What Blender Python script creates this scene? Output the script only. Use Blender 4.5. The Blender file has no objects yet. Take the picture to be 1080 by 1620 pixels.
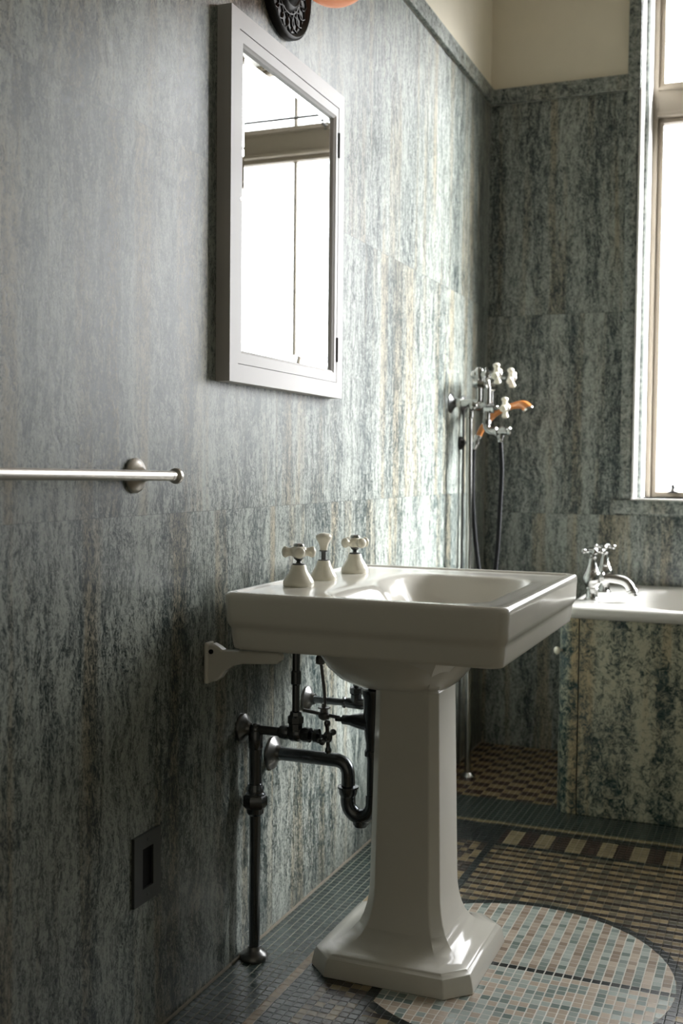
import bpy, bmesh, math, random
from mathutils import Vector, Matrix
random.seed(7)
PI = math.pi
scene = bpy.context.scene
COL = scene.collection

# ------------------------------------------------------------------ camera
YAW, PITCH, ROLL, F = 0.38133, -0.04174, 0.0103, 1756.45
CAM = Vector((1.0716, 0.0, 1.0607))
fw = Vector((-math.sin(YAW)*math.cos(PITCH), math.cos(YAW)*math.cos(PITCH), math.sin(PITCH)))
rt = Vector((math.cos(YAW), math.sin(YAW), 0)); up = rt.cross(fw)
r2 = rt*math.cos(ROLL)+up*math.sin(ROLL); u2 = up*math.cos(ROLL)-rt*math.sin(ROLL)
cd = bpy.data.cameras.new('camera'); cam = bpy.data.objects.new('camera', cd); COL.objects.link(cam)
m = Matrix((r2, u2, -fw)).transposed().to_4x4(); m.translation = CAM
cam.matrix_world = m
cd.sensor_fit = 'VERTICAL'; cd.sensor_height = 36; cd.lens = F*36/1620
cd.clip_start = 0.02
cd.dof.use_dof = True; cd.dof.focus_distance = 2.2; cd.dof.aperture_fstop = 4.5
scene.camera = cam

# ------------------------------------------------------------------ sky, light, exposure
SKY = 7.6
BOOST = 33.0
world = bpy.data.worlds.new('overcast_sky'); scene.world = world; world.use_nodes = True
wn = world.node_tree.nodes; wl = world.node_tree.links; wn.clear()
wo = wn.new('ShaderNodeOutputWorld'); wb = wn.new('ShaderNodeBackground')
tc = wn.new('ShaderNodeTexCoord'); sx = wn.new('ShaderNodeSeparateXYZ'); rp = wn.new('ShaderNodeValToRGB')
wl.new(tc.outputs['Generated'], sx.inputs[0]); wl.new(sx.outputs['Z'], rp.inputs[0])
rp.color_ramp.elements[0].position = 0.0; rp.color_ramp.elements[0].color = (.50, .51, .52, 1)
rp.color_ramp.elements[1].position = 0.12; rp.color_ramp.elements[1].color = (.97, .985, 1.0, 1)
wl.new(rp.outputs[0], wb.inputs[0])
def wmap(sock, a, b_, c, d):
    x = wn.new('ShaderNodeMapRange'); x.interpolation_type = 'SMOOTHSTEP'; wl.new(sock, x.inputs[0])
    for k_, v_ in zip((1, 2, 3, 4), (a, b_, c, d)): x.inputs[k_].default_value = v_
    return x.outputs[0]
# bright sky patch, high and right, added to light the corner and under-sink wall
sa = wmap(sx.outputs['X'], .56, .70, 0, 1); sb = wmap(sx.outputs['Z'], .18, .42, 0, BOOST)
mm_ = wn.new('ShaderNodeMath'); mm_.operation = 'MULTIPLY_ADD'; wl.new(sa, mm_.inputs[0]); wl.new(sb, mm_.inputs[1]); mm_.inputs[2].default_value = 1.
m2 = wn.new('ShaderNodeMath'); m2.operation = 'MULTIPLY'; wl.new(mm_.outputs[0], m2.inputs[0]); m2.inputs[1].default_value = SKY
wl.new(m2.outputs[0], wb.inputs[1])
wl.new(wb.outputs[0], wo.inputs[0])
scene.view_settings.view_transform = 'Standard'
try: scene.view_settings.look = 'None'
except Exception: pass
scene.view_settings.gamma = 1.0; scene.view_settings.use_curve_mapping = False
scene.view_settings.exposure = 0.0
# daylight portal in the window opening (samples the sky only)
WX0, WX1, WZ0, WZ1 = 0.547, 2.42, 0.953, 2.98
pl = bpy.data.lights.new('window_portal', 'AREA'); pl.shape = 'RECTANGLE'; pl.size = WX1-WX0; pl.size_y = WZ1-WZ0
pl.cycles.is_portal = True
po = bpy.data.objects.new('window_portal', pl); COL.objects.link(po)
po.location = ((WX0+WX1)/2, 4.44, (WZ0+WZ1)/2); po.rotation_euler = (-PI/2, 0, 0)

# ------------------------------------------------------------------ node helpers
class N:
    def __init__(s, name, rough=.5, metal=0.):
        s.m = bpy.data.materials.new(name); s.m.use_nodes = True
        s.t = s.m.node_tree; s.b = s.t.nodes['Principled BSDF']
        s.b.inputs['Roughness'].default_value = rough; s.b.inputs['Metallic'].default_value = metal
    def n(s, ty, **k):
        x = s.t.nodes.new(ty)
        for a, v in k.items(): setattr(x, a, v)
        return x
    def put(s, sock, v):
        if hasattr(v, 'is_linked') or isinstance(v, bpy.types.NodeSocket): s.t.links.new(v, sock)
        else: sock.default_value = v
    def ma(s, op, a, b=0., c=None):
        x = s.n('ShaderNodeMath', operation=op); s.put(x.inputs[0], a); s.put(x.inputs[1], b)
        if c is not None: s.put(x.inputs[2], c)
        return x.outputs[0]
    def mix(s, f, a, b):
        a, b = [(q, q, q, 1) if isinstance(q, (int, float)) else q for q in (a, b)]
        x = s.n('ShaderNodeMix', data_type='RGBA'); s.put(x.inputs[0], f); s.put(x.inputs[6], a); s.put(x.inputs[7], b)
        return x.outputs[2]
    def ramp(s, f, pts):
        x = s.n('ShaderNodeValToRGB'); s.put(x.inputs[0], f); e = x.color_ramp.elements
        while len(e) < len(pts): e.new(.5)
        for i, (p, c) in enumerate(pts): e[i].position = p; e[i].color = c if len(c) == 4 else (*c, 1)
        return x.outputs[0]
    def smooth(s, v, a, b):
        x = s.n('ShaderNodeMapRange', interpolation_type='SMOOTHSTEP'); s.put(x.inputs[0], v)
        x.inputs[1].default_value = a; x.inputs[2].default_value = b; return x.outputs[0]
    def pos(s):
        return s.n('ShaderNodeTexCoord').outputs['Object']
    def noise(s, vec, scale, detail=3., rough=.5, dist=0., color=False):
        x = s.n('ShaderNodeTexNoise'); s.put(x.inputs['Vector'], vec); x.inputs['Scale'].default_value = scale
        x.inputs['Detail'].default_value = detail; x.inputs['Roughness'].default_value = rough
        x.inputs['Distortion'].default_value = dist
        return x.outputs['Color' if color else 'Fac']
    def vm(s, op, a, b):
        x = s.n('ShaderNodeVectorMath', operation=op); s.put(x.inputs[0], a); s.put(x.inputs[1], b); return x.outputs[0]
    def bump(s, h, strength=.3, dist=.002):
        x = s.n('ShaderNodeBump'); x.inputs['Strength'].default_value = strength; x.inputs['Distance'].default_value = dist
        s.put(x.inputs['Height'], h); s.t.links.new(x.outputs[0], s.b.inputs['Normal'])
    def col(s, v): s.put(s.b.inputs['Base Color'], v)

def srgb(r, g, b):
    f = lambda c: (c/255/12.92) if c <= 10 else ((c/255+.055)/1.055)**2.4
    return (f(r), f(g), f(b), 1)

def marble(name, dark, light, tan, seams=(), vseams=(), axis='y', stretch=.22, fine=42., coarse=9., rough=.3, contrast=1., tanamt=.5, band=.5):
    N_ = N(name, rough); p = N_.pos()
    sp = N_.n('ShaderNodeSeparateXYZ'); N_.put(sp.inputs[0], p)
    X, Y, Z = sp.outputs
    H = Y if axis == 'y' else X
    idv = 0.
    for q in seams: idv = N_.ma('ADD', idv, N_.ma('GREATER_THAN', Z, q))
    for i, q in enumerate(vseams): idv = N_.ma('MULTIPLY_ADD', N_.ma('GREATER_THAN', H, q), 3.7, idv)
    off = N_.ma('MULTIPLY', idv, 7.31)
    cb = N_.n('ShaderNodeCombineXYZ'); N_.put(cb.inputs[0], off); N_.put(cb.inputs[1], off); N_.put(cb.inputs[2], off)
    p2 = N_.vm('ADD', p, cb.outputs[0])
    w = N_.noise(p2, 7., 3., .55, color=True)
    w = N_.vm('MULTIPLY', N_.vm('SUBTRACT', w, (.5, .5, .5)), (.05, .05, .05))
    p3 = N_.vm('ADD', p2, w)
    big = N_.noise(N_.vm('MULTIPLY', p3, (1, 1, .06)), coarse, 4., .65)
    mid = N_.noise(N_.vm('MULTIPLY', N_.vm('ADD', p3, N_.vm('MULTIPLY', w, (.25, .25, 0))), (1, 1, stretch*.8)), fine*.95, 3., .6, .5)
    w2 = N_.vm('MULTIPLY', N_.vm('SUBTRACT', N_.noise(p2, 55., 2., .5, color=True), (.5, .5, .5)), (.012, .012, .02))
    sq = N_.noise(N_.vm('MULTIPLY', N_.vm('ADD', p3, w2), (1, 1, min(1., stretch*2.2))), fine*2.6, 4., .66, .8)
    sq2 = N_.noise(N_.vm('MULTIPLY', N_.vm('ADD', p3, w2), (1, 1, min(1., stretch*2.))), fine*1.3, 3., .6, 1.5)
    vein = N_.smooth(N_.ma('ABSOLUTE', N_.ma('SUBTRACT', sq2, .5)), 0., .045)
    b1 = N_.smooth(big, .5-.15, .5+.15)
    m1 = N_.smooth(mid, .5-.15, .5+.15)
    s1 = N_.smooth(sq, .36, .64)
    f = N_.ma('MULTIPLY', b1, .28*band*2)
    f = N_.ma('ADD', f, N_.ma('MULTIPLY', m1, .24))
    f = N_.ma('ADD', f, N_.ma('MULTIPLY', s1, .34))
    f = N_.ma('ADD', f, N_.ma('MULTIPLY', vein, .20))
    f = N_.ma('ADD', f, (.5-band)*.3-.095)
    f = N_.ma('MULTIPLY_ADD', N_.ma('SUBTRACT', f, .5), contrast, .5)
    f = N_.smooth(f, .05, .98)
    tn = N_.noise(N_.vm('MULTIPLY', p2, (1, 1, .05)), coarse*1.7, 3., .6)
    tn = N_.ma('MULTIPLY', N_.smooth(tn, .48, .66), tanamt)
    lt = N_.mix(tn, light, tan)
    tealish = N_.mix(N_.smooth(N_.noise(p2, 25., 2.), .4, .65), dark, (dark[0]*1.7, dark[1]*1.5, dark[2]*1.55, 1))
    c = N_.mix(f, tealish, lt)
    line = None
    for q in seams:
        d = N_.ma('ABSOLUTE', N_.ma('SUBTRACT', Z, q)); k = N_.ma('LESS_THAN', d, .0009)
        line = k if line is None else N_.ma('MAXIMUM', line, k)
    for q in vseams:
        d = N_.ma('ABSOLUTE', N_.ma('SUBTRACT', H, q)); k = N_.ma('LESS_THAN', d, .0009)
        line = k if line is None else N_.ma('MAXIMUM', line, k)
    if line is not None:
        c = N_.mix(N_.ma('MULTIPLY', line, .35), c, (dark[0]*.5, dark[1]*.5, dark[2]*.5, 1))
    N_.col(c)
    N_.put(N_.b.inputs['Roughness'], N_.ma('MULTIPLY_ADD', s1, .08, rough-.03))
    N_.bump(f, .10, .002)
    return N_.m

def plain(name, c, rough=.5, metal=0., coat=0., var=.06, scale=9.):
    a = N(name, rough, metal); p = a.pos(); n = a.noise(p, scale, 4., .6)
    d = tuple(x*(1-var*2) for x in c[:3])+(1,)
    a.col(a.mix(n, d, c))
    a.put(a.b.inputs['Roughness'], a.ma('MULTIPLY_ADD', n, .08, max(rough-.04, .02)))
    a.b.inputs['Coat Weight'].default_value = coat; a.b.inputs['Coat Roughness'].default_value = .06
    return a.m

M = {}
DK, LT, TN = srgb(18, 36, 37), srgb(163, 168, 160), srgb(160, 146, 118)
M['marble_left'] = marble('streaked_marble_left', DK, LT, TN, (0.968, 1.66), (1.44, 2.27, 3.86), 'y', rough=.31, tanamt=.7, band=.38, fine=78., contrast=1.4)
M['marble_back'] = marble('streaked_marble_back', DK, LT, TN, (0.89, 1.63), (), 'x', rough=.31, band=.45, tanamt=.7, fine=78., contrast=1.35)
M['marble_trim'] = marble('marble_trim', DK, LT, TN, (), (), 'y', stretch=1.4, fine=34., rough=.3, band=.3, tanamt=.35)
M['marble_tub'] = marble('marble_tub_panel', srgb(34, 56, 54), srgb(190, 188, 164), srgb(190, 168, 128), (), (), 'x', stretch=.45, fine=24., coarse=7., rough=.3, band=.6, contrast=1.6, tanamt=.85)
M['plaster'] = plain('cream_plaster', srgb(232, 224, 204), .85)
M['ceiling'] = plain('white_plaster', srgb(206, 200, 188), .9)
M['porcelain'] = plain('white_porcelain', srgb(240, 236, 226), .16, 0, .5, .02)
M['porcelain_tap'] = plain('cream_porcelain', srgb(232, 226, 208), .2, 0, .5, .04)
M['enamel'] = plain('white_enamel', srgb(222, 220, 214), .2, 0, .4, .02)
M['paint'] = plain('white_paint', srgb(236, 234, 230), .4, 0, .1, .02)
M['frame_paint'] = plain('cream_window_paint', srgb(152, 142, 127), .5)
M['cabinet_paint'] = plain('off_white_cabinet_paint', srgb(206, 202, 200), .45, 0, .05, .02)
M['chrome'] = plain('aged_nickel', (.50, .50, .49, 1), .14, 1.)
M['pipe'] = plain('dull_nickel_pipe', (.17, .18, .19, 1), .24, 1., 0, .15, 30.)
M['dull'] = plain('dull_nickel', (.22, .22, .215, 1), .3, 1., 0, .12, 30.)
M['nickel'] = plain('brushed_nickel', (.74, .70, .65, 1), .36, 1.)
M['dark_metal'] = plain('dark_bronze', (.03, .028, .026, 1), .34, .7, 0, .2, 40)
M['plate'] = plain('dull_dark_plate', (.10, .105, .105, 1), .42, .6)
M['black'] = plain('black_rubber', (.008, .008, .009, 1), .6)
M['black'].node_tree.nodes['Principled BSDF'].inputs['Specular IOR Level'].default_value = .15
M['steel'] = plain('dark_steel', (.16, .16, .16, 1), .35, 1.)
M['wood'] = plain('orange_wood', srgb(196, 124, 62), .3, 0, .4, .2, 20)
M['grout'] = plain('skirting_grout', srgb(140, 132, 118), .8)
a = N('mirror_silver', .01, 1.); a.col((.93, .95, .94, 1)); M['mirror'] = a.m
# lit peach opal glass
a = N('peach_opal_glass', .2); a.col(srgb(240, 172, 142)); a.b.inputs['Emission Color'].default_value = srgb(255, 160, 110); a.b.inputs['Emission Strength'].default_value = .35
M['opal'] = a.m
# clear window glass
a = N('clear_glass', .0); t = a.t
tr = t.nodes.new('ShaderNodeBsdfTransparent'); gl = t.nodes.new('ShaderNodeBsdfGlossy'); gl.inputs['Roughness'].default_value = .02
lw = t.nodes.new('ShaderNodeLayerWeight'); fr = t.nodes.new('ShaderNodeMath'); fr.operation = 'POWER'; t.links.new(lw.outputs['Facing'], fr.inputs[0]); fr.inputs[1].default_value = 5.; mx = t.nodes.new('ShaderNodeMixShader')
t.links.new(fr.outputs[0], mx.inputs[0]); t.links.new(tr.outputs[0], mx.inputs[1]); t.links.new(gl.outputs[0], mx.inputs[2])
t.links.new(mx.outputs[0], t.nodes['Material Output'].inputs[0]); M['glass'] = a.m

def floor_material():
    a = N('mosaic_tiles', .3); p = a.pos(); sp = a.n('ShaderNodeSeparateXYZ')
    w = a.noise(p, 30., 2., .5, color=True)
    p = a.vm('ADD', p, a.vm('MULTIPLY', a.vm('SUBTRACT', w, (.5, .5, .5)), (.0024, .0024, 0)))
    a.put(sp.inputs[0], p); X, Y, _ = sp.outputs
    T = .0195
    u = a.ma('DIVIDE', X, T); v = a.ma('DIVIDE', Y, T)
    iu = a.ma('FLOOR', u); iv = a.ma('FLOOR', v); fu = a.ma('FRACT', u); fv = a.ma('FRACT', v)
    eu = a.ma('MINIMUM', fu, a.ma('SUBTRACT', 1., fu)); ev = a.ma('MINIMUM', fv, a.ma('SUBTRACT', 1., fv))
    cb = a.n('ShaderNodeCombineXYZ'); a.put(cb.inputs[0], iu); a.put(cb.inputs[1], iv)
    wn_ = a.n('ShaderNodeTexWhiteNoise', noise_dimensions='2D'); a.put(wn_.inputs['Vector'], cb.outputs[0]); R = wn_.outputs['Value']
    cb2 = a.n('ShaderNodeCombineXYZ'); a.put(cb2.inputs[0], iv); a.put(cb2.inputs[1], a.ma('ADD', iu, 51.))
    wn2 = a.n('ShaderNodeTexWhiteNoise', noise_dimensions='2D'); a.put(wn2.inputs['Vector'], cb2.outputs[0]); R2 = wn2.outputs['Value']
    par = lambda k, n=2.: a.ma('LESS_THAN', a.ma('FRACT', a.ma('DIVIDE', k, n)), .49)
    def rng(k, lo, hi): return a.ma('MULTIPLY', a.ma('GREATER_THAN', k, lo), a.ma('LESS_THAN', k, hi))
    AND = lambda x, y: a.ma('MULTIPLY', x, y)
    NOT = lambda x: a.ma('SUBTRACT', 1., x)
    GREEN = a.mix(R, srgb(34, 49, 47), srgb(58, 73, 69))
    TAN = a.mix(R, srgb(150, 130, 100), srgb(182, 160, 128))
    FTAN = a.mix(R, srgb(122, 108, 82), srgb(160, 142, 108))
    BROWN = a.mix(R, srgb(40, 28, 25), srgb(62, 44, 37))
    CHAR = a.mix(R, srgb(20, 27, 27), srgb(36, 43, 41))
    MIXB = a.mix(a.ma('GREATER_THAN', R, .68), a.mix(R2, srgb(44, 38, 33), srgb(72, 60, 50)), a.mix(R2, srgb(112, 98, 74), srgb(146, 130, 98)))
    GREY = a.mix(R, srgb(108, 124, 118), srgb(190, 198, 192))
    PINK = a.mix(R2, srgb(148, 130, 114), srgb(202, 186, 168))
    # field: alternating rows
    field = a.mix(a.ma('LESS_THAN', a.ma('FRACT', a.ma('DIVIDE', v, 2.)), .57), a.mix(R2, srgb(38, 30, 26), srgb(56, 44, 36)), a.mix(a.ma('GREATER_THAN', R2, .6), FTAN, a.mix(R, srgb(82, 80, 66), srgb(112, 104, 84))))
    c = field
    # strip between wall border and dark line (mottled brown)
    c = a.mix(AND(rng(X, 0., .320), a.ma('LESS_THAN', Y, 3.03)), c, MIXB)
    # medallion
    dx = a.ma('SUBTRACT', X, .55); dy = a.ma('SUBTRACT', Y, 2.295)
    rr = a.ma('SQRT', a.ma('ADD', a.ma('MULTIPLY', dx, dx), a.ma('MULTIPLY', dy, dy)))
    right = a.ma('GREATER_THAN', X, .335)
    inn = AND(a.ma('LESS_THAN', rr, .338), right)
    upc = a.mix(par(iu), GREY, PINK)
    loc = a.mix(a.ma('GREATER_THAN', R2, .62), GREY, PINK)
    dash = a.ma('LESS_THAN', a.ma('ABSOLUTE', a.ma('SUBTRACT', iv, 117.)), .5)
    med = a.mix(a.ma('GREATER_THAN', iv, 117.), loc, upc)
    med = a.mix(dash, med, CHAR)
    c = a.mix(inn, c, med)
    ring = AND(rng(rr, .339, .360), right)
    c = a.mix(ring, c, CHAR)
    # dark line running away from the camera
    dl = AND(rng(X, .312, .334), a.ma('LESS_THAN', Y, 3.05)); c = a.mix(dl, c, CHAR)
    # left border
    c = a.mix(AND(rng(X, .171, .215), a.ma('LESS_THAN', Y, 3.2)), c, GREEN)
    # far border
    bars = rng(Y, 3.045, 3.165)
    bid = a.ma('LESS_THAN', a.ma('FRACT', a.ma('DIVIDE', a.ma('SUBTRACT', X, .349), .0875)), .5)
    c = a.mix(AND(bars, a.ma('GREATER_THAN', X, .335)), c, a.mix(bid, BROWN, a.mix(R, srgb(120, 108, 84), srgb(150, 138, 108))))
    c = a.mix(AND(AND(rng(Y, 3.03, 3.20), rng(X, .171, .335)), 1.), c, a.mix(a.ma('GREATER_THAN', a.noise(p, 60., 2.), .56), CHAR, srgb(26, 32, 34)))
    c = a.mix(AND(rng(Y, 3.165, 3.205), a.ma('GREATER_THAN', X, .171)), c, CHAR)
    c = a.mix(AND(rng(Y, 3.022, 3.045), a.ma('GREATER_THAN', X, .335)), c, CHAR)
    tl = AND(rng(Y, 3.210, 3.229), a.ma('GREATER_THAN', X, .152))
    c = a.mix(tl, c, a.mix(R, srgb(120, 110, 84), srgb(140, 130, 98)))
    grid = AND(rng(Y, 3.229, 3.45), a.ma('GREATER_THAN', X, .105)); c = a.mix(grid, c, a.mix(R, srgb(30, 44, 42), srgb(46, 60, 56)))
    far = a.ma('MAXIMUM', a.ma('GREATER_THAN', Y, 3.45), AND(a.ma('GREATER_THAN', Y, 3.229), a.ma('LESS_THAN', X, .105)))
    qx = a.ma('FLOOR', a.ma('DIVIDE', X, .058)); qy = a.ma('FLOOR', a.ma('DIVIDE', Y, .044))
    ck = par(a.ma('ADD', qx, qy))
    c = a.mix(far, c, a.mix(ck, srgb(66, 46, 40), srgb(134, 118, 86)))
    lb = AND(a.ma('LESS_THAN', X, .1365), a.ma('LESS_THAN', Y, 3.229)); c = a.mix(lb, c, GREEN)
    tanl = AND(rng(X, .1365, .156), a.ma('LESS_THAN', Y, 3.229)); c = a.mix(tanl, c, TAN)
    c = a.mix(AND(rng(X, .156, .173), a.ma('LESS_THAN', Y, 3.2)), c, GREEN)
    # mortar
    mu = NOT(a.smooth(eu, .03, .085)); mv = NOT(a.smooth(ev, .03, .075))
    up_ = AND(inn, a.ma('GREATER_THAN', iv, 117.))
    su = a.mix(lb, a.mix(inn, a.mix(grid, .05, .6), .95), 1.0)     # strength of lines along y
    sv = a.mix(lb, a.mix(inn, a.mix(grid, .05, .6), a.mix(up_, .85, .35)), .35)
    mm = a.ma('MAXIMUM', a.ma('MULTIPLY', mu, su), a.ma('MULTIPLY', mv, sv))
    mcol = a.mix(inn, srgb(96, 94, 82), srgb(222, 218, 208))
    mcol = a.mix(lb, mcol, srgb(150, 148, 132))
    solid = a.ma('MAXIMUM', ring, dl)
    mm = a.ma('MULTIPLY', mm, a.ma('SUBTRACT', 1., a.ma('MULTIPLY', solid, .8)))
    c = a.mix(mm, c, mcol)
    a.col(c)
    h = a.ma('MULTIPLY', a.smooth(eu, .0, .12), a.smooth(ev, .0, .12))
    h = a.ma('ADD', h, a.ma('MULTIPLY', R, .22))
    tilt = a.ma('MULTIPLY', a.ma('SUBTRACT', R2, .5), a.ma('ADD', a.ma('SUBTRACT', fu, .5), a.ma('SUBTRACT', fv, .5)))
    h = a.ma('ADD', h, a.ma('MULTIPLY', tilt, .6))
    a.bump(h, .34, .0012)
    a.put(a.b.inputs['Roughness'], a.ma('ADD', a.ma('MULTIPLY', mm, .4), .27))
    return a.m
M['mosaic'] = floor_material()

# ------------------------------------------------------------------ mesh helpers
def obj(name, bm, mat, parent=None, smooth=True, mats=None, bevel=0, sub=0, angle=35):
    me = bpy.data.meshes.new(name)
    bmesh.ops.remove_doubles(bm, verts=bm.verts, dist=1e-6)
    bmesh.ops.recalc_face_normals(bm, faces=bm.faces); bm.to_mesh(me); bm.free()
    for q in (mats or [mat]): me.materials.append(q if not isinstance(q, str) else M[q])
    o = bpy.data.objects.new(name, me); COL.objects.link(o)
    if parent is not None:
        o.parent = parent; bpy.context.view_layer.update() if False else None
    if smooth:
        for f in me.polygons: f.use_smooth = True
        try: me.set_sharp_from_angle(angle=math.radians(angle))
        except Exception: pass
    if bevel:
        b = o.modifiers.new('bevel', 'BEVEL'); b.width = bevel; b.segments = 3; b.limit_method = 'ANGLE'; b.angle_limit = math.radians(40)
        b.harden_normals = False
    if sub:
        b = o.modifiers.new('sub', 'SUBSURF'); b.levels = b.render_levels = sub
    return o
def thing(name, label, cat, group=None):
    o = bpy.data.objects.new(name, None); COL.objects.link(o); o.empty_display_size = .05
    return tag(o, label, cat, group)
def base_at(t, loc):
    """put the thing's empty at its base; children are modelled in world coordinates, so shift them back"""
    t.location = loc
    for c in t.children: c.location = Vector(c.location)-Vector(loc)
def tag(o, label, cat, group=None):
    o['label'] = label; o['category'] = cat
    if group: o['group'] = group
    return o
def struct(name, bm, mat, **k):
    o = obj(name, bm, mat, **k)
    if o.parent is None: o['kind'] = 'structure'
    return o
def new(): return bmesh.new()
def box(bm, a, b, mi=0):
    v = [bm.verts.new((x, y, z)) for x in (a[0], b[0]) for y in (a[1], b[1]) for z in (a[2], b[2])]
    for f in ((0,1,3,2), (4,6,7,5), (0,4,5,1), (2,3,7,6), (0,2,6,4), (1,5,7,3)):
        q = bm.faces.new([v[i] for i in f]); q.material_index = mi
def loft(bm, rings, cap0=True, cap1=True, closed=True, mi=0):
    R = [[bm.verts.new(p) for p in r] for r in rings]; n = len(R[0])
    for a, b in zip(R, R[1:]):
        for i in range(n if closed else n-1):
            j = (i+1) % n
            f = bm.faces.new((a[i], a[j], b[j], b[i])); f.material_index = mi
    if cap0: bm.faces.new(R[0][::-1]).material_index = mi
    if cap1: bm.faces.new(R[-1]).material_index = mi
def frame_of(d):
    d = Vector(d).normalized(); h = Vector((0, 0, 1)) if abs(d.z) < .9 else Vector((1, 0, 0))
    u = d.cross(h).normalized(); v = d.cross(u).normalized(); return u, v
def lathe(bm, o, d, prof, n=32, mi=0):
    """profile of (distance along d, radius) around axis o,d"""
    o = Vector(o); d = Vector(d).normalized(); u, v = frame_of(d)
    rings = [[o+d*s+(u*math.cos(2*PI*i/n)+v*math.sin(2*PI*i/n))*max(r, 1e-4) for i in range(n)] for s, r in prof]
    loft(bm, rings, mi=mi)
def hexnut(bm, o, d, s0, s1, r):
    c = (s1-s0)*.18
    lathe(bm, o, d, [(s0, r*.86), (s0+c, r), (s1-c, r), (s1, r*.86)], 6)
def tube(bm, pts, r, n=16, caps=True):
    pts = [Vector(p) for p in pts]; rad = r if isinstance(r, (list, tuple)) else [r]*len(pts)
    T = []
    for i in range(len(pts)):
        a = pts[max(i-1, 0)]; b = pts[min(i+1, len(pts)-1)]; T.append((b-a).normalized())
    u, v = frame_of(T[0]); rings = []
    for i, p in enumerate(pts):
        if i:
            q = T[i-1].rotation_difference(T[i]); u = q @ u; v = q @ v
        rings.append([p+(u*math.cos(2*PI*k/n)+v*math.sin(2*PI*k/n))*rad[i] for k in range(n)])
    loft(bm, rings, caps, caps)
def bend(pts, rad, seg=8):
    """round the corners of a polyline"""
    P = [Vector(p) for p in pts]; out = [P[0]]
    for i in range(1, len(P)-1):
        a = (P[i-1]-P[i]); b = (P[i+1]-P[i]); R = min(rad, a.length*.49, b.length*.49)
        a = a.normalized(); b = b.normalized(); s = P[i]+a*R; e = P[i]+b*R
        for k in range(seg+1):
            t = k/seg; out.append(s*(1-t)**2+P[i]*2*t*(1-t)+e*t*t)
    out.append(P[-1]); return out
def spline(pts, seg=10):
    P = [Vector(p) for p in pts]; P = [P[0]*2-P[1]]+P+[P[-1]*2-P[-2]]; out = []
    for i in range(1, len(P)-2):
        for k in range(seg):
            t = k/seg; p0, p1, p2, p3 = P[i-1:i+3]
            out.append(.5*((2*p1)+(p2-p0)*t+(2*p0-5*p1+4*p2-p3)*t*t+(3*p1-p0-3*p2+p3)*t**3))
    out.append(P[-2]); return out
def sph(bm, c, r, sc=(1, 1, 1), n=20):
    mm = Matrix.Translation(Vector(c)) @ Matrix.Diagonal((r*sc[0], r*sc[1], r*sc[2], 1))
    bmesh.ops.create_uvsphere(bm, u_segments=n, v_segments=n//2+2, radius=1, matrix=mm)
def rrect(x0, x1, y0, y1, r, z, n=12, per=10):
    """rounded rectangle ring; same vertex count for any radius"""
    out = []
    r = min(r, (x1-x0)*.499, (y1-y0)*.499)
    C = [(x1-r, y0+r, -PI/2), (x1-r, y1-r, 0), (x0+r, y1-r, PI/2), (x0+r, y0+r, PI)]
    for i, (cx, cy, a0) in enumerate(C):
        for k in range(n+1):
            a = a0+PI/2*k/n; out.append(Vector((cx+r*math.cos(a), cy+r*math.sin(a), z)))
        nx, ny, na = C[(i+1) % 4]
        e = Vector((nx+r*math.cos(na), ny+r*math.sin(na), z)); s = out[-1].copy()
        for k in range(1, per): out.append(s.lerp(e, k/per))
    return out
def octo(x0, x1, y0, y1, c, z):
    return [Vector(p) for p in ((x0+c, y0, z), (x1-c, y0, z), (x1, y0+c, z), (x1, y1-c, z), (x1-c, y1, z), (x0+c, y1, z), (x0, y1-c, z), (x0, y0+c, z))]

# ------------------------------------------------------------------ room shell
RX, FY, CZ, BY = 2.66, -1.3, 3.12, 4.143
b = new(); box(b, (-.12, FY-.12, -.1), (RX+.12, BY+.4, 0)); struct('floor', b, 'mosaic', smooth=False)
b = new(); box(b, (-.12, FY-.12, CZ), (RX+.12, BY+.4, CZ+.1)); struct('ceiling', b, 'ceiling', smooth=False)
TZ0, TZ1, TT = 2.418, 2.475, .016
b = new(); box(b, (-.12, FY-.12, 0), (0, BY+.0, TZ0)); box(b, (-.12, FY-.12, TZ0), (0, BY, CZ), 1)
struct('wall_left', b, None, smooth=False, mats=['marble_left', 'plaster'])
b = new(); W2 = BY+.30
box(b, (-.12, BY, 0), (WX0, W2, TZ0)); box(b, (-.12, BY, TZ0), (WX0, W2, CZ), 1)
box(b, (WX1, BY, 0), (RX+.12, W2, TZ0)); box(b, (WX1, BY, TZ0), (RX+.12, W2, CZ), 1)
box(b, (WX0, BY, 0), (WX1, W2, WZ0)); box(b, (WX0, BY, WZ1), (WX1, W2, CZ), 1)
struct('wall_back', b, None, smooth=False, mats=['marble_back', 'plaster'])
b = new(); box(b, (RX, FY-.12, 0), (RX+.12, BY, TZ0)); box(b, (RX, FY-.12, TZ0), (RX+.12, BY, CZ), 1)
struct('wall_right', b, None, smooth=False, mats=['marble_left', 'plaster'])
b = new(); box(b, (0, FY-.12, 0), (RX, FY, TZ0)); box(b, (0, FY-.12, TZ0), (RX, FY, CZ), 1)
struct('wall_front', b, None, smooth=False, mats=['plaster', 'plaster'])
# marble ledge moulding round the top of the slabs
b = new(); box(b, (0, FY, TZ0), (TT, BY-TT, TZ1)); struct('trim_1', b, 'marble_trim', smooth=False, bevel=.003)
b = new(); box(b, (0, BY-TT, TZ0), (.506, BY, TZ1)); struct('trim_2', b, 'marble_trim', smooth=False, bevel=.003)
# thin grout line at the foot of the left wall
b = new(); box(b, (0, FY, 0), (.005, BY, .004)); struct('baseboard_left', b, 'grout', smooth=False)
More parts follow.
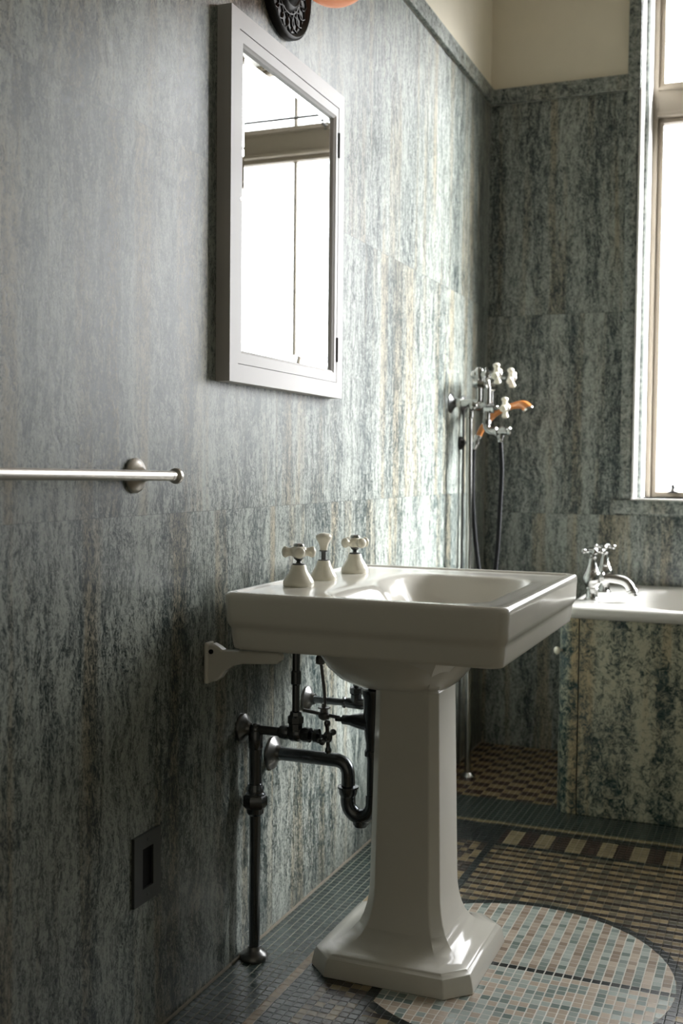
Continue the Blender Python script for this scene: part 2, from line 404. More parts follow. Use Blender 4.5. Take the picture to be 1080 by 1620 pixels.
# marble window casing: square above the ledge, bullnosed below it
b = new(); box(b, (.506, BY-.02, TZ0), (WX0+.004, BY, CZ)); struct('trim_3', b, 'marble_trim', smooth=False, bevel=.002)
b = new()
pr = [(.506, BY), (.508, BY-.004)]+[(.521+.026*math.sin(t), BY+.006-.026*math.cos(t)) for t in [math.radians(x) for x in (-40, -20, 0, 20, 40, 60, 80, 90)]]+[(.547, BY+.006)]
loft(b, [[Vector((x, y, z)) for x, y in pr+[(.547, BY+.0065), (.506, BY+.0065)]] for z in (WZ0, TZ0)])
struct('trim_4', b, 'marble_trim')
# marble sill with its apron
b = new(); box(b, (.474, BY-.022, .897), (2.49, BY, WZ0-.006)); struct('trim_5', b, 'marble_trim', smooth=False, bevel=.004)

# ------------------------------------------------------------------ window
win = bpy.data.objects.new('window_1', None); COL.objects.link(win); win['kind'] = 'structure'
b = new()   # painted reveals, stepped
box(b, (.547, BY-.012, WZ0), (.5555, 4.235, WZ1)); box(b, (WX1-.008, BY-.012, WZ0), (WX1, 4.235, WZ1))
box(b, (.5655, 4.237, WZ0), (.570, 4.40, WZ1))
box(b, (.547, BY-.024, WZ0-.006), (WX1, 4.40, WZ0)) ; box(b, (WX0, BY, WZ1-.01), (WX1, 4.40, WZ1))
obj('window_reveal', b, 'paint', win, smooth=False, bevel=.001)
b = new(); box(b, (.5556, 4.22, WZ0), (.5655, 4.24, WZ1)); obj('marble_strip', b, 'marble_trim', win, smooth=False)
b = new(); Y0, Y1 = 4.335, 4.40   # frame
box(b, (.570, Y0, WZ0), (.588, Y1, WZ1-.01)); box(b, (WX1-.03, Y0, WZ0), (WX1-.008, Y1, WZ1-.01))
box(b, (.588, Y0, 2.95), (WX1-.03, Y1, WZ1-.01))
box(b, (.588, Y0, 2.385), (WX1-.03, Y1, 2.480)); box(b, (.588, Y0-.012, 2.372), (WX1-.03, Y1, 2.385)); box(b, (.588, Y0-.006, 2.468), (WX1-.03, Y1, 2.480))
obj('window_frame', b, 'frame_paint', win, smooth=False, bevel=.002)
def sash(z0, z1, name):
    b = new(); y0, y1 = 4.352, 4.392; x0, x1 = .588, WX1-.03; s = .018
    box(b, (x0, y0, z0), (x0+s, y1, z1)); box(b, (x1-s, y0, z0), (x1, y1, z1)); box(b, (x0+s, y0, z0), (x1-s, y1, z0+s*1.1)); box(b, (x0+s, y0, z1-s), (x1-s, y1, z1))
    q = obj('window_sash', b, 'frame_paint', win, smooth=False, bevel=.003)
    b = new(); box(b, (.945, y0+.01, z0+s), (.958, y0+.026, z1-s)); [box(b, (x_, y0+.01, z0+s), (x_+.013, y0+.026, z1-s)) for x_ in (1.31, 1.67, 2.03)]; obj('muntin', b, 'frame_paint', q, smooth=False)
    b = new(); box(b, (x0+s-.004, 4.370, z0+s-.004), (x1-s+.004, 4.374, z1-s+.004)); obj('pane', b, 'glass', q, smooth=False)
    return q
s1 = sash(WZ0+.001, 2.371, 'lower'); sash(2.481, 2.949, 'upper')
b = new(); lathe(b, (.672, 4.345, .972), (0, 0, 1), [(0, .017), (.004, .018), (.006, .010), (.012, .006), (.02, .005), (.026, .007), (.03, .003)])
tube(b, [(.672, 4.345, .990), (.75, 4.335, .993), (.83, 4.33, .993)], .0022, 8)
obj('window_stay', b, 'dark_metal', s1)

# ------------------------------------------------------------------ curtain rod (seen in the mirror)
t = thing('curtain_rod', 'thin dark metal rod above the window transom, seen in the mirror', 'curtain rod')
b = new(); tube(b, [(.765, 4.30, 2.515), (2.37, 4.30, 2.515)], .006, 10); obj('rod', b, 'steel', t)
for x in (.80, 2.33):
    b = new(); tube(b, [(x, 4.337, 2.475), (x, 4.30, 2.478), (x, 4.30, 2.54)], .004, 8); lathe(b, (x, 4.300, 2.488), (0, 0, 1), [(0, .003), (.003, .014), (.006, .003)])
    lathe(b, (x, 4.335, 2.475), (0, -1, 0), [(0, .012), (.004, .010), (.006, .004)]); obj('rod_bracket', b, 'steel', t)
base_at(t, (.80, 4.335, 2.475))

# ------------------------------------------------------------------ pedestal sink
SX0, SX1, SY0, SY1, SZ = .055, .622, 1.910, 2.628, .813
sink = thing('pedestal_sink', 'large white porcelain pedestal sink with rectangular basin and octagonal foot', 'sink')
def sink_mesh():
    b = new(); cy = (SY0+SY1)/2
    rings = []
    def rr_(i, z, r, ex=0.): return rrect(SX0+i, SX1-i-ex, SY0+i, SY1-i, r, z, 10, 14)
    # underside inner -> outer skirt -> rim -> basin
    bx, by = .33, 2.27
    def oval(ax0, ax1, hy, z, p=2.6):
        ref = rr_(0, z, .03); cx = (ax0+ax1)/2; hx = (ax1-ax0)/2; out = []
        for q in ref:
            a = math.atan2((q.y-by)/.36, (q.x-bx)/.285); ca, sa = math.cos(a), math.sin(a)
            k = (abs(ca)**p+abs(sa)**p)**(-1/p); out.append(Vector((cx+hx*ca*k, by+hy*sa*k, z)))
        return out
    for z, hx0, hx1, hy in ((.580, .27, .38, .05), (.581, .24, .395, .06), (.588, .205, .41, .08), (.602, .172, .43, .10), (.625, .146, .45, .118), (.655, .126, .47, .13), (.685, .114, .485, .14), (.700, .108, .49, .145)):
        rings.append(oval(hx0, hx1, hy, z))
    rings.append(rr_(.030, .703, .02, .004))
    for i, z in ((.018, .7015), (.0165, .7005), (.0135, .703), (.0125, .708), (.0100, .728), (.0098, .735), (.0092, .740), (.0078, .744), (.0055, .748), (.0035, .752), (.0022, .758), (.002, .775), (.0005, .797), (.0005, .803), (.0018, .8085), (.005, .8120), (.009, .813), (.016, .813), (.020, .8120), (.0222, .8095), (.025, .8085)):
        rings.append(rr_(i, z, .022 if i < .02 else .014))
    # ledge to basin edge
    B = (.222, .556, 1.973, 2.495)
    def bas(i, z, r, sx=0): return rrect(B[0]+i+sx, B[1]-i, B[2]+i, B[3]-i, r, z, 10, 14)
    outer = rings[-1]; edge = bas(-.006, .8085, .085)
    for k in (.35, .7): rings.append([a_.lerp(c_, k) for a_, c_ in zip(outer, edge)])
    rings.append(edge)
    for i, z, r in ((.0, .8072, .085), (.005, .8038, .085), (.010, .797, .085), (.015, .785, .085), (.022, .765, .085), (.033, .735, .09), (.05, .71, .095), (.075, .693, .09), (.10, .684, .07), (.13, .679, .05)):
        rings.append(bas(i, z, r, i*.9))
    for g in rings[-10:]:
        for q in g:   # porcelain water inlet bulging out of the wall-side slope
            d2 = ((q.x-.225)/.065)**2+((q.y-2.24)/.06)**2
            e = math.exp(-d2*1.1)
            q.z += (.806-q.z)*min(1, e*1.15)*.8 if q.z < .806 else 0
    cx = sum(q.x for q in rings[-1])/len(rings[-1])
    rings.append([q.lerp(Vector((cx, by, .676)), .6) for q in rings[-1]]); rings.append([q.lerp(Vector((cx, by, .675)), .6) for q in rings[-1]])
    loft(b, rings)
    return b
obj('basin', sink_mesh(), 'porcelain', sink, angle=60)
# pedestal
b = new()
BASE = (.157, .511, 2.088, 2.452, .048); C1 = (.264, .420, 2.180, 2.350, .019); C2 = (.271, .411, 2.187, 2.343, .017)
def lerp5(a, c, t): return tuple(p+(q-p)*t for p, q in zip(a, c))
R_ = []
def sec(s, z, grow=0.):
    x0, x1, y0, y1, c = s; R_.append(octo(x0-grow, x1+grow, y0-grow, y1+grow, c+grow*.4, z))
sec(BASE, 0.); sec(BASE, .006); sec(BASE, .030, -.005); sec(BASE, .037, -.008); sec(BASE, .0405, -.014)
for t_, z in ((.14, .045), (.28, .048), (.44, .054), (.58, .062), (.71, .074), (.81, .088), (.89, .106), (.95, .128), (.985, .150), (1., .185)):
    if t_ < .14: continue
    sec(lerp5(lerp5(BASE, C1, .10), C1, (t_-.05)/.95), z)
sec(C2, .590); sec(C2, .593, -.003); sec(C2, .5975, -.003); sec(C2, .601, 0.)
for g, z in ((.003, .607), (.010, .620), (.024, .638), (.042, .655), (.056, .675), (.062, .700)): sec(C2, z, g)
loft(b, R_); obj('pedestal', b, 'porcelain', sink, smooth=True, bevel=.004, angle=28)

def cross_mesh(R, body, arm, tip, hh):
    """four-armed porcelain cross, axis +z, centre at origin; arms along x and y"""
    b = new()
    lathe(b, (0, 0, 0), (0, 0, 1), [(-hh, body*.55), (-hh*.9, body*.75), (-hh*.4, body*.98), (0, body*1.05), (hh*.5, body), (hh*.9, body*.8), (hh*1.1, body*.5)], 28)
    for k in range(4):
        d = Vector((math.cos(k*PI/2), math.sin(k*PI/2), 0))
        lathe(b, (0, 0, 0), d, [(0, arm*.95), (body, arm*.92), (R*.5, arm*.88), (R*.62, arm*.98), (R*.72, tip*.97), (R*.80, tip), (R*.88, tip*.90), (R*.94, tip*.70), (R*.98, tip*.42), (R, tip*.08)], 20)
    return b
def fuse(o, vox):
    r = o.modifiers.new('fuse', 'REMESH'); r.mode = 'VOXEL'; r.voxel_size = vox; r.use_smooth_shade = True
    s = o.modifiers.new('soft', 'SMOOTH'); s.factor = .6; s.iterations = 5
def sink_tap(x, y, z, rot, first=None):
    if first:
        t = first.copy(); COL.objects.link(t); t.location = (x, y, z)
        for c in first.children:
            d = c.copy(); COL.objects.link(d); d.parent = t
            if d.name.startswith('cross'): d.rotation_euler = (0, 0, rot)
        t.parent = sink; return t
    b = new(); lathe(b, (0, 0, 0), (0, 0, 1), [(0, .0320), (.003, .0330), (.010, .0325), (.020, .0275), (.030, .0205), (.038, .0168), (.043, .0160), (.045, .0145)], 40)
    t = obj('tap', b, 'porcelain_tap', sink); t.location = (x, y, z)
    b = new(); lathe(b, (0, 0, .044), (0, 0, 1), [(0, .013), (.0015, .0135), (.004, .013), (.005, .006), (.008, .0045), (.010, .006), (.014, .0105), (.0155, .011), (.0185, .009)], 24)
    o = obj('stem', b, 'steel', t); o['label'] = 'dark metal stem'
    o = obj('cross_handle', cross_mesh(.036, .0175, .0100, .0124, .0115), 'porcelain_tap', t); fuse(o, .0012); o.location = (0, 0, .072); o.rotation_euler = (0, 0, rot)
    b = new(); lathe(b, (0, 0, .082), (0, 0, 1), [(0, .0115), (.005, .0115), (.0065, .0105), (.008, .0085), (.0088, .004)], 24)
    o = obj('cap', b, 'chrome', t); o['label'] = 'round metal cap'
    return t
T1 = sink_tap(.13, 2.112, .8082, .45)
T2 = sink_tap(.13, 2.437, .8082, .95, T1)
T1['label'] = 'porcelain cross-handle tap on a bell base, nearer the towel bar'; T2['label'] = 'porcelain cross-handle tap on a bell base, farther along the ledge'
b = new(); lathe(b, (0, 0, 0), (0, 0, 1), [(0, .0300), (.003, .0305), (.010, .0295), (.020, .0235), (.030, .0180), (.037, .0155), (.041, .0145), (.043, .013)], 40)
kn = obj('waste_knob', b, 'porcelain_tap', sink); kn.location = (.125, 2.258, .8082); kn['label'] = 'porcelain lift knob between the two taps'
b = new(); lathe(b, (0, 0, .042), (0, 0, 1), [(0, .0125), (.003, .0125), (.0035, .0055), (.020, .0055), (.021, .0095), (.0235, .0095)], 20); o = obj('stem', b, 'steel', kn); o['label'] = 'dark metal stem'
b = new(); lathe(b, (0, 0, .065), (0, 0, 1), [(0, .0085), (.006, .0088), (.014, .0108), (.021, .0148), (.026, .0176), (.031, .0180), (.035, .0160), (.038, .0105), (.0395, .003)], 28); obj('knob', b, 'porcelain_tap', kn)
b = new(); lathe(b, (.37, 2.27, .674), (0, 0, 1), [(0, .022), (.004, .024), (.006, .020), (.004, .012), (.003, .002)], 24); obj('drain', b, 'chrome', sink)
base_at(sink, (.335, 2.27, 0))

# wall bracket holding the sink
def bracket(y, label):
    t = thing('sink_bracket', label, 'bracket', None); b = new()
    pr = [(0, .700), (.018, .704), (.030, .699), (.040, .6925), (.160, .6950), (.168, .690), (.166, .680), (.158, .673), (.120, .670), (.085, .668), (.062, .662), (.045, .650), (.035, .636), (.026, .629), (.010, .626), (0, .628)]
    loft(b, [[Vector((x, yy, z+dz)) for x, z in pr] for yy, dz in ((y-.011, 0), (y+.011, 0))])
    o = obj('arm', b, 'porcelain', t, smooth=False, bevel=.004)
    b = new(); box(b, (0, y-.015, .622), (.010, y+.015, .706)); obj('wall_plate', b, 'porcelain', t, smooth=False, bevel=.0045)
    b = new(); lathe(b, (.016, y-.0125, .688), (0, 1, 0), [(-.001, .0048), (.0015, .0048)], 16); o = obj('bolt_hole', b, 'black', t); o['label'] = 'small dark bolt hole'
    base_at(t, (0, y, .622))
bracket(1.955, 'cream porcelain wall bracket under the near corner of the sink')

# ------------------------------------------------------------------ supply pipes
def flange(parent, y, z, r=.031, x=0., name='wall_flange', mat='dull'):
    b = new(); lathe(b, (x, y, z), (1, 0, 0), [(0, r), (.003, r), (.006, r*.97), (.009, r*.82), (.014, r*.55), (.020, r*.44), (.024, r*.42)], 36)
    o = obj(name, b, mat, parent); return o
PY, PZ = 2.112, .497
t = thing('supply_pipe', 'dark nickel water supply pipe with valve and a floor riser, beside the sink bracket', 'pipe')
b = new()
tube(b, [(.0, PY, PZ), (.155, PY, PZ)], .0095)
sph(b, (.033, PY, PZ), .0135)
tube(b, [(.033, PY, PZ), (.033, PY, .355)], .0135); tube(b, [(.033, PY, .35), (.033, PY, .003)], .0118)
lathe(b, (.033, PY, .455), (0, 0, 1), [(0, .0135), (.004, .0155), (.035, .0155), (.042, .012)])
tube(b, [(.126, PY, PZ), (.126, PY, .72)], .0078)
lathe(b, (.126, PY, .60), (0, 0, 1), [(0, .008), (.003, .0105), (.028, .0105), (.031, .008)])
obj('pipe', b, 'pipe', t)
b = new(); hexnut(b, (.033, PY, .328), (0, 0, 1), 0, .028, .026); lathe(b, (.033, PY, .356), (0, 0, 1), [(0, .021), (.003, .021), (.006, .0175), (.018, .0175), (.021, .0155), (.024, .0155)], 24)
lathe(b, (.033, PY, .312), (0, 0, 1), [(0, .0135), (.005, .018), (.016, .019)], 24); obj('union_nut', b, 'pipe', t)
b = new(); lathe(b, (.088, PY, PZ), (1, 0, 0), [(0, .0095), (.003, .0135), (.018, .0155), (.024, .013), (.030, .0165), (.046, .0165), (.052, .0125), (.058, .0155), (.072, .0155), (.076, .008)], 20)
lathe(b, (.126, PY, PZ), (0, 0, 1), [(0, .0155), (.022, .0155), (.024, .018), (.036, .018), (.039, .0135), (.046, .0125), (.048, .009)], 8)
lathe(b, (.168, PY, PZ), (1, 0, 0), [(0, .008), (.001, .0140), (.011, .0150), (.013, .008), (.014, .0045), (.030, .0045)], 16)
v = obj('stop_valve', b, 'pipe', t)
b = new(); lathe(b, (.198, PY, PZ), (1, 0, 0), [(-.008, .006), (-.005, .0105), (.004, .0115), (.008, .009), (.010, .004)], 20)
for k in range(4):
    a_ = k*PI/2+.12; d = Vector((0, math.cos(a_), math.sin(a_)))
    lathe(b, (.199, PY, PZ), d, [(0, .006), (.014, .004), (.022, .0042), (.026, .0062), (.031, .0070), (.035, .0050), (.0365, .001)], 14)
obj('valve_handle', b, 'pipe', v)
flange(t, PY, PZ, .031)
b = new(); lathe(b, (.033, PY, 0), (0, 0, 1), [(0, .030), (.004, .0305), (.010, .029), (.015, .024), (.019, .017), (.024, .0145), (.028, .0135)], 36); obj('floor_flange', b, 'dull', t)
base_at(t, (.033, PY, 0))
# second supply, behind
PY2 = 2.45
t = thing('supply_pipe', 'short dark nickel supply pipe behind the waste linkage, under the basin bowl', 'pipe')
b = new(); tube(b, [(0, PY2, PZ-.002), (.16, PY2, PZ-.002)], .0085); lathe(b, (.098, PY2, PZ-.002), (1, 0, 0), [(0, .0085), (.002, .0135), (.006, .0135), (.008, .011), (.014, .0125), (.05, .0135), (.06, .009)], 20)
tube(b, [(.132, PY2, PZ), (.132, PY2, .70)], .0078); lathe(b, (.132, PY2, PZ), (0, 0, 1), [(0, .0135), (.02, .0135), (.024, .017), (.036, .017), (.04, .01)], 8)
obj('pipe', b, 'pipe', t); flange(t, PY2+.004, PZ-.002, .031); base_at(t, (.033, PY2, 0))

# ------------------------------------------------------------------ waste pipe and trap
t = thing('waste_pipe', 'thick dark nickel waste pipe with U-shaped trap running into the wall', 'pipe')
WY = 2.262
b = new(); tube(b, bend([(0, WY, .408), (.187, WY, .408), (.187, WY, .34)], .062, 12), .0152, 24); obj('pipe', b, 'pipe', t)
b = new()
up_ = [(.187, WY, .352), (.187, WY, .336)]; arc = [(.2165-.0295*math.cos(k*PI/14), WY, .322-.0345*math.sin(k*PI/14)) for k in range(15)]
tube(b, up_+arc+[(.246, WY, .34)], .0165, 24)
lathe(b, (.187, WY, .330), (0, 0, 1), [(0, .0165), (.004, .019), (.012, .0205), (.018, .0205), (.0185, .0235), (.0225, .0235), (.024, .0165)], 28)
lathe(b, (.2175, WY, .283), (0, 0, -1), [(0, .014), (.004, .017), (.012, .017), (.013, .0135), (.017, .0135), (.018, .004)], 16)
obj('trap', b, 'pipe', t)
b = new(); tube(b, [(.246, WY, .335), (.246, WY, .58)], .0142, 20)
lathe(b, (.246, WY, .425), (0, 0, 1), [(0, .0145), (.002, .020), (.012, .020), (.016, .017), (.030, .017), (.045, .020), (.075, .023), (.13, .024), (.14, .028), (.148, .028), (.150, .018)], 24)
lathe(b, (.246, WY, .50), (-1, 0, 0), [(0, .022), (.03, .018), (.052, .013), (.056, .0115), (.073, .0105), (.076, .0055), (.090, .0055)], 16)
obj('tailpiece', b, 'pipe', t)
flange(t, WY, .408, .038)
b = new(); LZ = .504   # pop-up linkage
tube(b, [(.165, WY, .503), (.078, WY, .512)], .0042, 10); sph(b, (.128, WY, .504), .0115, (1.25, 1, .95)); lathe(b, (.128, WY, .510), (0, 0, 1), [(0, .008), (.006, .009), (.010, .0075), (.0105, .0145), (.0135, .0145), (.014, .006), (.022, .005)], 6)
tube(b, [(.130, WY, .53), (.128, WY, .56), (.119, WY, .625)], .0036, 10)
lathe(b, (.118, WY, .618), (0, 0, 1), [(0, .006), (.002, .0105), (.016, .011), (.022, .007)], 6)
box(b, (.1085, WY-.004, .638), (.1125, WY+.004, .668)); box(b, (.1235, WY-.004, .638), (.1275, WY+.004, .668)); box(b, (.1085, WY-.004, .652), (.1275, WY+.004, .672)); tube(b, [(.119, WY, .66), (.122, WY-.002, .72)], .004, 10)
obj('linkage', b, 'steel', t)
base_at(t, (0, WY, .37))

# ------------------------------------------------------------------ medicine cabinet
t = thing('medicine_cabinet', 'white bathroom cabinet with a mirrored door, hung on the green marble wall', 'cabinet')
X_, A0, A1, Z0, Z1 = .0316, 1.985, 2.587, 1.228, 1.971; fw_ = .046
b = new()
D0, D1, E0, E1 = A0+.036, A1-.034, Z0+.037, Z1-.037
for a_, c_ in (((0, A0, Z0), (X_, D0, Z1)), ((0, D1, Z0), (X_, A1, Z1)), ((0, D0, Z0), (X_, D1, E0)), ((0, D0, E1), (X_, D1, Z1))): box(b, a_, c_)
box(b, (0, D0, E0), (.004, D1, E1))
obj('case', b, 'cabinet_paint', t, smooth=False)
g = .0015; G0, G1, H0, H1 = D0+.022, D1-.022, E0+.029, E1-.029
b = new(); P = (D0+g, D1-g, E0+g, E1-g)
# door frame with an inner bead
def fr_ring(y0, y1, z0, z1, x): return [Vector((x, y0, z0)), Vector((x, y1, z0)), Vector((x, y1, z1)), Vector((x, y0, z1))]
loft(b, [fr_ring(*P, .006), fr_ring(*P, X_-.001), fr_ring(G0-.006, G1+.006, H0-.006, H1+.006, X_-.001), fr_ring(G0-.004, G1+.004, H0-.004, H1+.004, X_-.003), fr_ring(G0, G1, H0, H1, X_-.006), fr_ring(G0, G1, H0, H1, .010)], False, False)
dr = obj('door', b, 'cabinet_paint', t, smooth=False)
b = new(); k = .017
loft(b, [fr_ring(G0-.002, G1+.002, H0-.002, H1+.002, .016), fr_ring(G0-.002, G1+.002, H0-.002, H1+.002, .0205), fr_ring(G0+k, G1-k, H0+k, H1-k, .0225)])
obj('mirror', b, 'mirror', dr, smooth=False)
for z in (Z0+.118, Z1-.127):
    b = new(); lathe(b, (X_-.0005, D1-.0005, z-.030), (0, 0, 1), [(0, .0035), (.0195, .0035), (.0200, .003), (.0205, .0035), (.0395, .0035), (.040, .003), (.0405, .0035), (.060, .0035)], 12)
    o = obj('hinge', b, 'dark_metal', dr); o['label'] = 'dark metal hinge'
b = new(); lathe(b, (X_-.0012, D0+.012, 1.598), (1, 0, 0), [(0, .0045), (.0008, .0045), (.0010, .0035)], 16); o = obj('keyhole_plate', b, 'nickel', dr)
b = new(); lathe(b, (X_-.0005, D0+.012, 1.598), (1, 0, 0), [(0, .0014), (.0006, .0014)], 10); box(b, (X_-.0006, D0+.0112, 1.594), (X_+.0001, D0+.0128, 1.598)); obj('keyhole', b, 'black', o, smooth=False)
base_at(t, (0, (A0+A1)/2, Z0))

# ------------------------------------------------------------------ wall sconce
t = thing('wall_sconce', 'ornate dark bronze wall light with peach glass globe above the cabinet', 'wall light')
LY, LZc, LR = 2.290, 2.134, .120
b = new(); lathe(b, (0, LY, LZc), (1, 0, 0), [(0, LR), (.014, LR), (.018, LR-.003), (.0195, LR-.007), (.018, LR-.010), (.012, LR-.014), (.010, LR-.016), (.010, LR*.52), (.014, LR*.50), (.020, LR*.46), (.022, LR*.42), (.019, LR*.39), (.024, LR*.36), (.030, LR*.32), (.028, LR*.29), (.036, LR*.25), (.050, LR*.20), (.060, LR*.19)], 72)
obj('backplate', b, 'dark_metal', t)
b = new(); nL = 20    # interlaced tracery on the plate
for k in range(nL):
    for s in (-1, 1):
        pts = []
        for j in range(9):
            q = j/8; ang = 2*PI*k/nL+s*(.30*math.sin(q*PI)-.02+q*.16); rad_ = LR*.50+(LR*.37)*q
            pts.append((.0115, LY+rad_*math.cos(ang), LZc+rad_*math.sin(ang)))
        tube(b, pts, .0021, 6)
lathe(b, (.010, LY, LZc), (1, 0, 0), [(0, LR*.56), (.0035, LR*.555), (.0035, LR*.53), (0, LR*.525)], 60)
o = obj('tracery', b, 'dark_metal', t)
b = new(); gc = Vector((.126, LY, 2.157)); ax = Vector((gc.x-.05, 0, gc.z-LZc)).normalized(); so = Vector((.05, LY, LZc))
tube(b, [(.05, LY, LZc), so+ax*.02], .016); lathe(b, so-ax*.012, ax, [(0, .018), (.006, .030), (.012, .037), (.020, .041), (.026, .043), (.030, .043), (.031, .038)], 32)
obj('lamp_holder', b, 'dark_metal', t)
b = new(); sph(b, gc, .088, n=40); obj('globe', b, 'opal', t)
base_at(t, (0, LY, LZc))

# ------------------------------------------------------------------ towel bar
t = thing('towel_bar', 'long brushed nickel towel bar on the marble wall, at left', 'towel bar')
TZ = 1.0395; TX = .075
b = new(); tube(b, [(TX, 1.00, TZ+.008), (TX, 1.70, TZ+.0003)], .0088, 20); obj('bar', b, 'nickel', t)
for y in (1.700, 1.03):
    b = new(); z_ = TZ if y > 1.5 else TZ+.0075
    lathe(b, (0, y-.014 if y > 1.5 else y, z_), (1, 0, 0), [(0, .031), (.004, .0315), (.007, .030), (.011, .024), (.016, .016), (.022, .0105), (.035, .0085), (.070, .008)], 36)
    sph(b, (TX, y-.014 if y > 1.5 else y, z_), .0095)
    obj('wall_post', b, 'nickel', t)
b = new(); lathe(b, (TX, 1.697, TZ), (0, 1, 0), [(0, .009), (.002, .0135), (.006, .0145), (.010, .0135), (.013, .008), (.014, .002)], 28); obj('end_cap', b, 'nickel', t)
base_at(t, (0, 1.365, TZ))

# ------------------------------------------------------------------ recessed wall plate
t = thing('wall_plate', 'dark metal plate with a black upright slot, low on the marble wall', 'switch plate')
b = new(); y0, y1, z0, z1 = 1.681, 1.771, .262, .389; a0, a1, c0, c1 = 1.709, 1.745, .288, .362
for p, q in (((0, y0, z0), (.006, a0, z1)), ((0, a1, z0), (.006, y1, z1)), ((0, a0, z0), (.006, a1, c0)), ((0, a0, c1), (.006, a1, z1))): box(b, p, q)
obj('plate', b, 'plate', t, smooth=False)
b = new(); box(b, (0, a0, c0), (.001, a1, c1)); o = obj('slot', b, 'black', t, smooth=False); o['label'] = 'black recessed slot'
for z in (.275, .376):
    b = new(); lathe(b, (.006, (y0+y1)/2, z), (1, 0, 0), [(0, .003), (.0008, .0028), (.0012, .001)], 12)
    obj('screw', b, 'plate', t)
base_at(t, (0, 1.726, .262))

# ------------------------------------------------------------------ bathtub
tub = thing('bathtub', 'built-in white enamel bathtub with rolled rim and marble front panel', 'bathtub')
TXa, TXb, TYa, TYb, TR = .440, RX-.01, 3.372, BY-.003, .640
b = new()
def tr(i, z, r): return rrect(TXa+i, TXb-i, TYa+i, TYb-i, r, z, 12, 24)
def ti(x0, x1, y0, y1, r, z): return rrect(x0, x1, y0, y1, r, z, 12, 24)
rings = [tr(.028, .6045, .04), tr(.014, .6035, .045), tr(.005, .607, .05), tr(.0, .616, .05), tr(.0, .622, .05), tr(.004, .632, .05), tr(.012, .6385, .05), tr(.022, .640, .045)]
I = (.610, 2.45, TYa+.062, TYb-.052)
rings += [ti(I[0]-.004, I[1]+.004, I[2]-.004, I[3]+.004, .21, .638), ti(*I, .21, .6355), ti(I[0]+.006, I[1]-.006, I[2]+.006, I[3]-.006, .21, .628), ti(I[0]+.012, I[1]-.014, I[2]+.012, I[3]-.012, .21, .60), ti(I[0]+.03, I[1]-.06, I[2]+.03, I[3]-.03, .20, .45), ti(I[0]+.06, I[1]-.15, I[2]+.06, I[3]-.06, .18, .28), ti(I[0]+.12, I[1]-.25, I[2]+.12, I[3]-.12, .13, .235)]
loft(b, rings, False, True); obj('tub', b, 'enamel', tub, angle=60)
b = new(); box(b, (.4965, 3.392, 0), (RX-.002, 3.417, .603)); obj('front_panel', b, 'marble_tub', tub, smooth=False, bevel=.002)
b = new()   # rounded corner post and end panel
pr = [(.4935, 3.392)]+[(.480-.052*math.sin(t_), 3.444-.052*math.cos(t_)) for t_ in [math.radians(x) for x in range(0, 91, 10)]]+[(.428, BY-.003), (.455, BY-.003), (.455, 3.45), (.4935, 3.417)]
loft(b, [[Vector((x, y, z)) for x, y in pr] for z in (0, .603)]); obj('corner_panel', b, 'marble_tub', tub, angle=30)
b = new(); lathe(b, (.441, 3.4085, .500), (-.75, -.66, 0), [(0, .004), (.006, .0045), (.010, .009), (.015, .0125), (.020, .0125), (.024, .009), (.026, .002)], 24); o = obj('knob', b, 'porcelain_tap', tub); o['label'] = 'small white round knob'
def bath_tap(x, y, z, spout, lab, rot):
    b = new(); lathe(b, (x, y, z), (0, 0, 1), [(0, .0245), (.003, .0245), (.006, .020), (.009, .0185), (.034, .018), (.037, .0195), (.040, .018), (.050, .0245), (.062, .0300), (.072, .0300), (.083, .0265), (.090, .022), (.094, .0225), (.098, .0185), (.106, .0165), (.118, .0135), (.128, .0110), (.134, .0125), (.139, .0080), (.145, .0075), (.150, .0110)], 32)
    t = obj('bath_tap', b, 'chrome', tub); t['label'] = lab
    if spout:
        b = new(); P = bend([(x+.01, y, z+.070), (x+.060, y, z+.074), (x+.112, y, z+.064), (x+.130, y, z+.022)], .05, 10)
        tube(b, P, [.0155]*4+[.0142]*(len(P)-4), 20)
        d = (Vector(P[-1])-Vector(P[-2])).normalized(); e = Vector(P[-1])
        lathe(b, e-d*.018, d, [(0, .0145), (.002, .0185), (.006, .0185), (.007, .0165), (.012, .0175), (.015, .0165), (.016, .012), (.024, .011)], 24)
        obj('spout', b, 'chrome', t)
        b = new(); lathe(b, (x+.02, y, z+.073), (.9, 0, .1), [(0, .015), (.012, .0185), (.018, .0185), (.020, .016)], 8); obj('collar', b, 'chrome', t)
    b = new(); cz = z+.156
    lathe(b, (x, y, cz), (0, 0, 1), [(-.007, .008), (-.004, .013), (.002, .0145), (.004, .0185), (.007, .0185), (.010, .015), (.012, .008), (.013, .001)], 28)
    for k in range(4):
        a_ = k*PI/2+rot; d = Vector((math.cos(a_), math.sin(a_), 0))
        lathe(b, (x, y, cz), d, [(0, .007), (.018, .0052), (.024, .0060), (.027, .0085), (.032, .0088), (.036, .0060), (.0375, .001)], 14)
    obj('cross_handle', b, 'chrome', t)
bath_tap(.500, 3.585, .640, True, 'nickel tap with curved spout, nearer the front rim', .4)
bath_tap(.500, 3.840, .638, False, 'nickel tap behind, near the back wall', .1)
base_at(tub, (1.55, 3.76, 0))

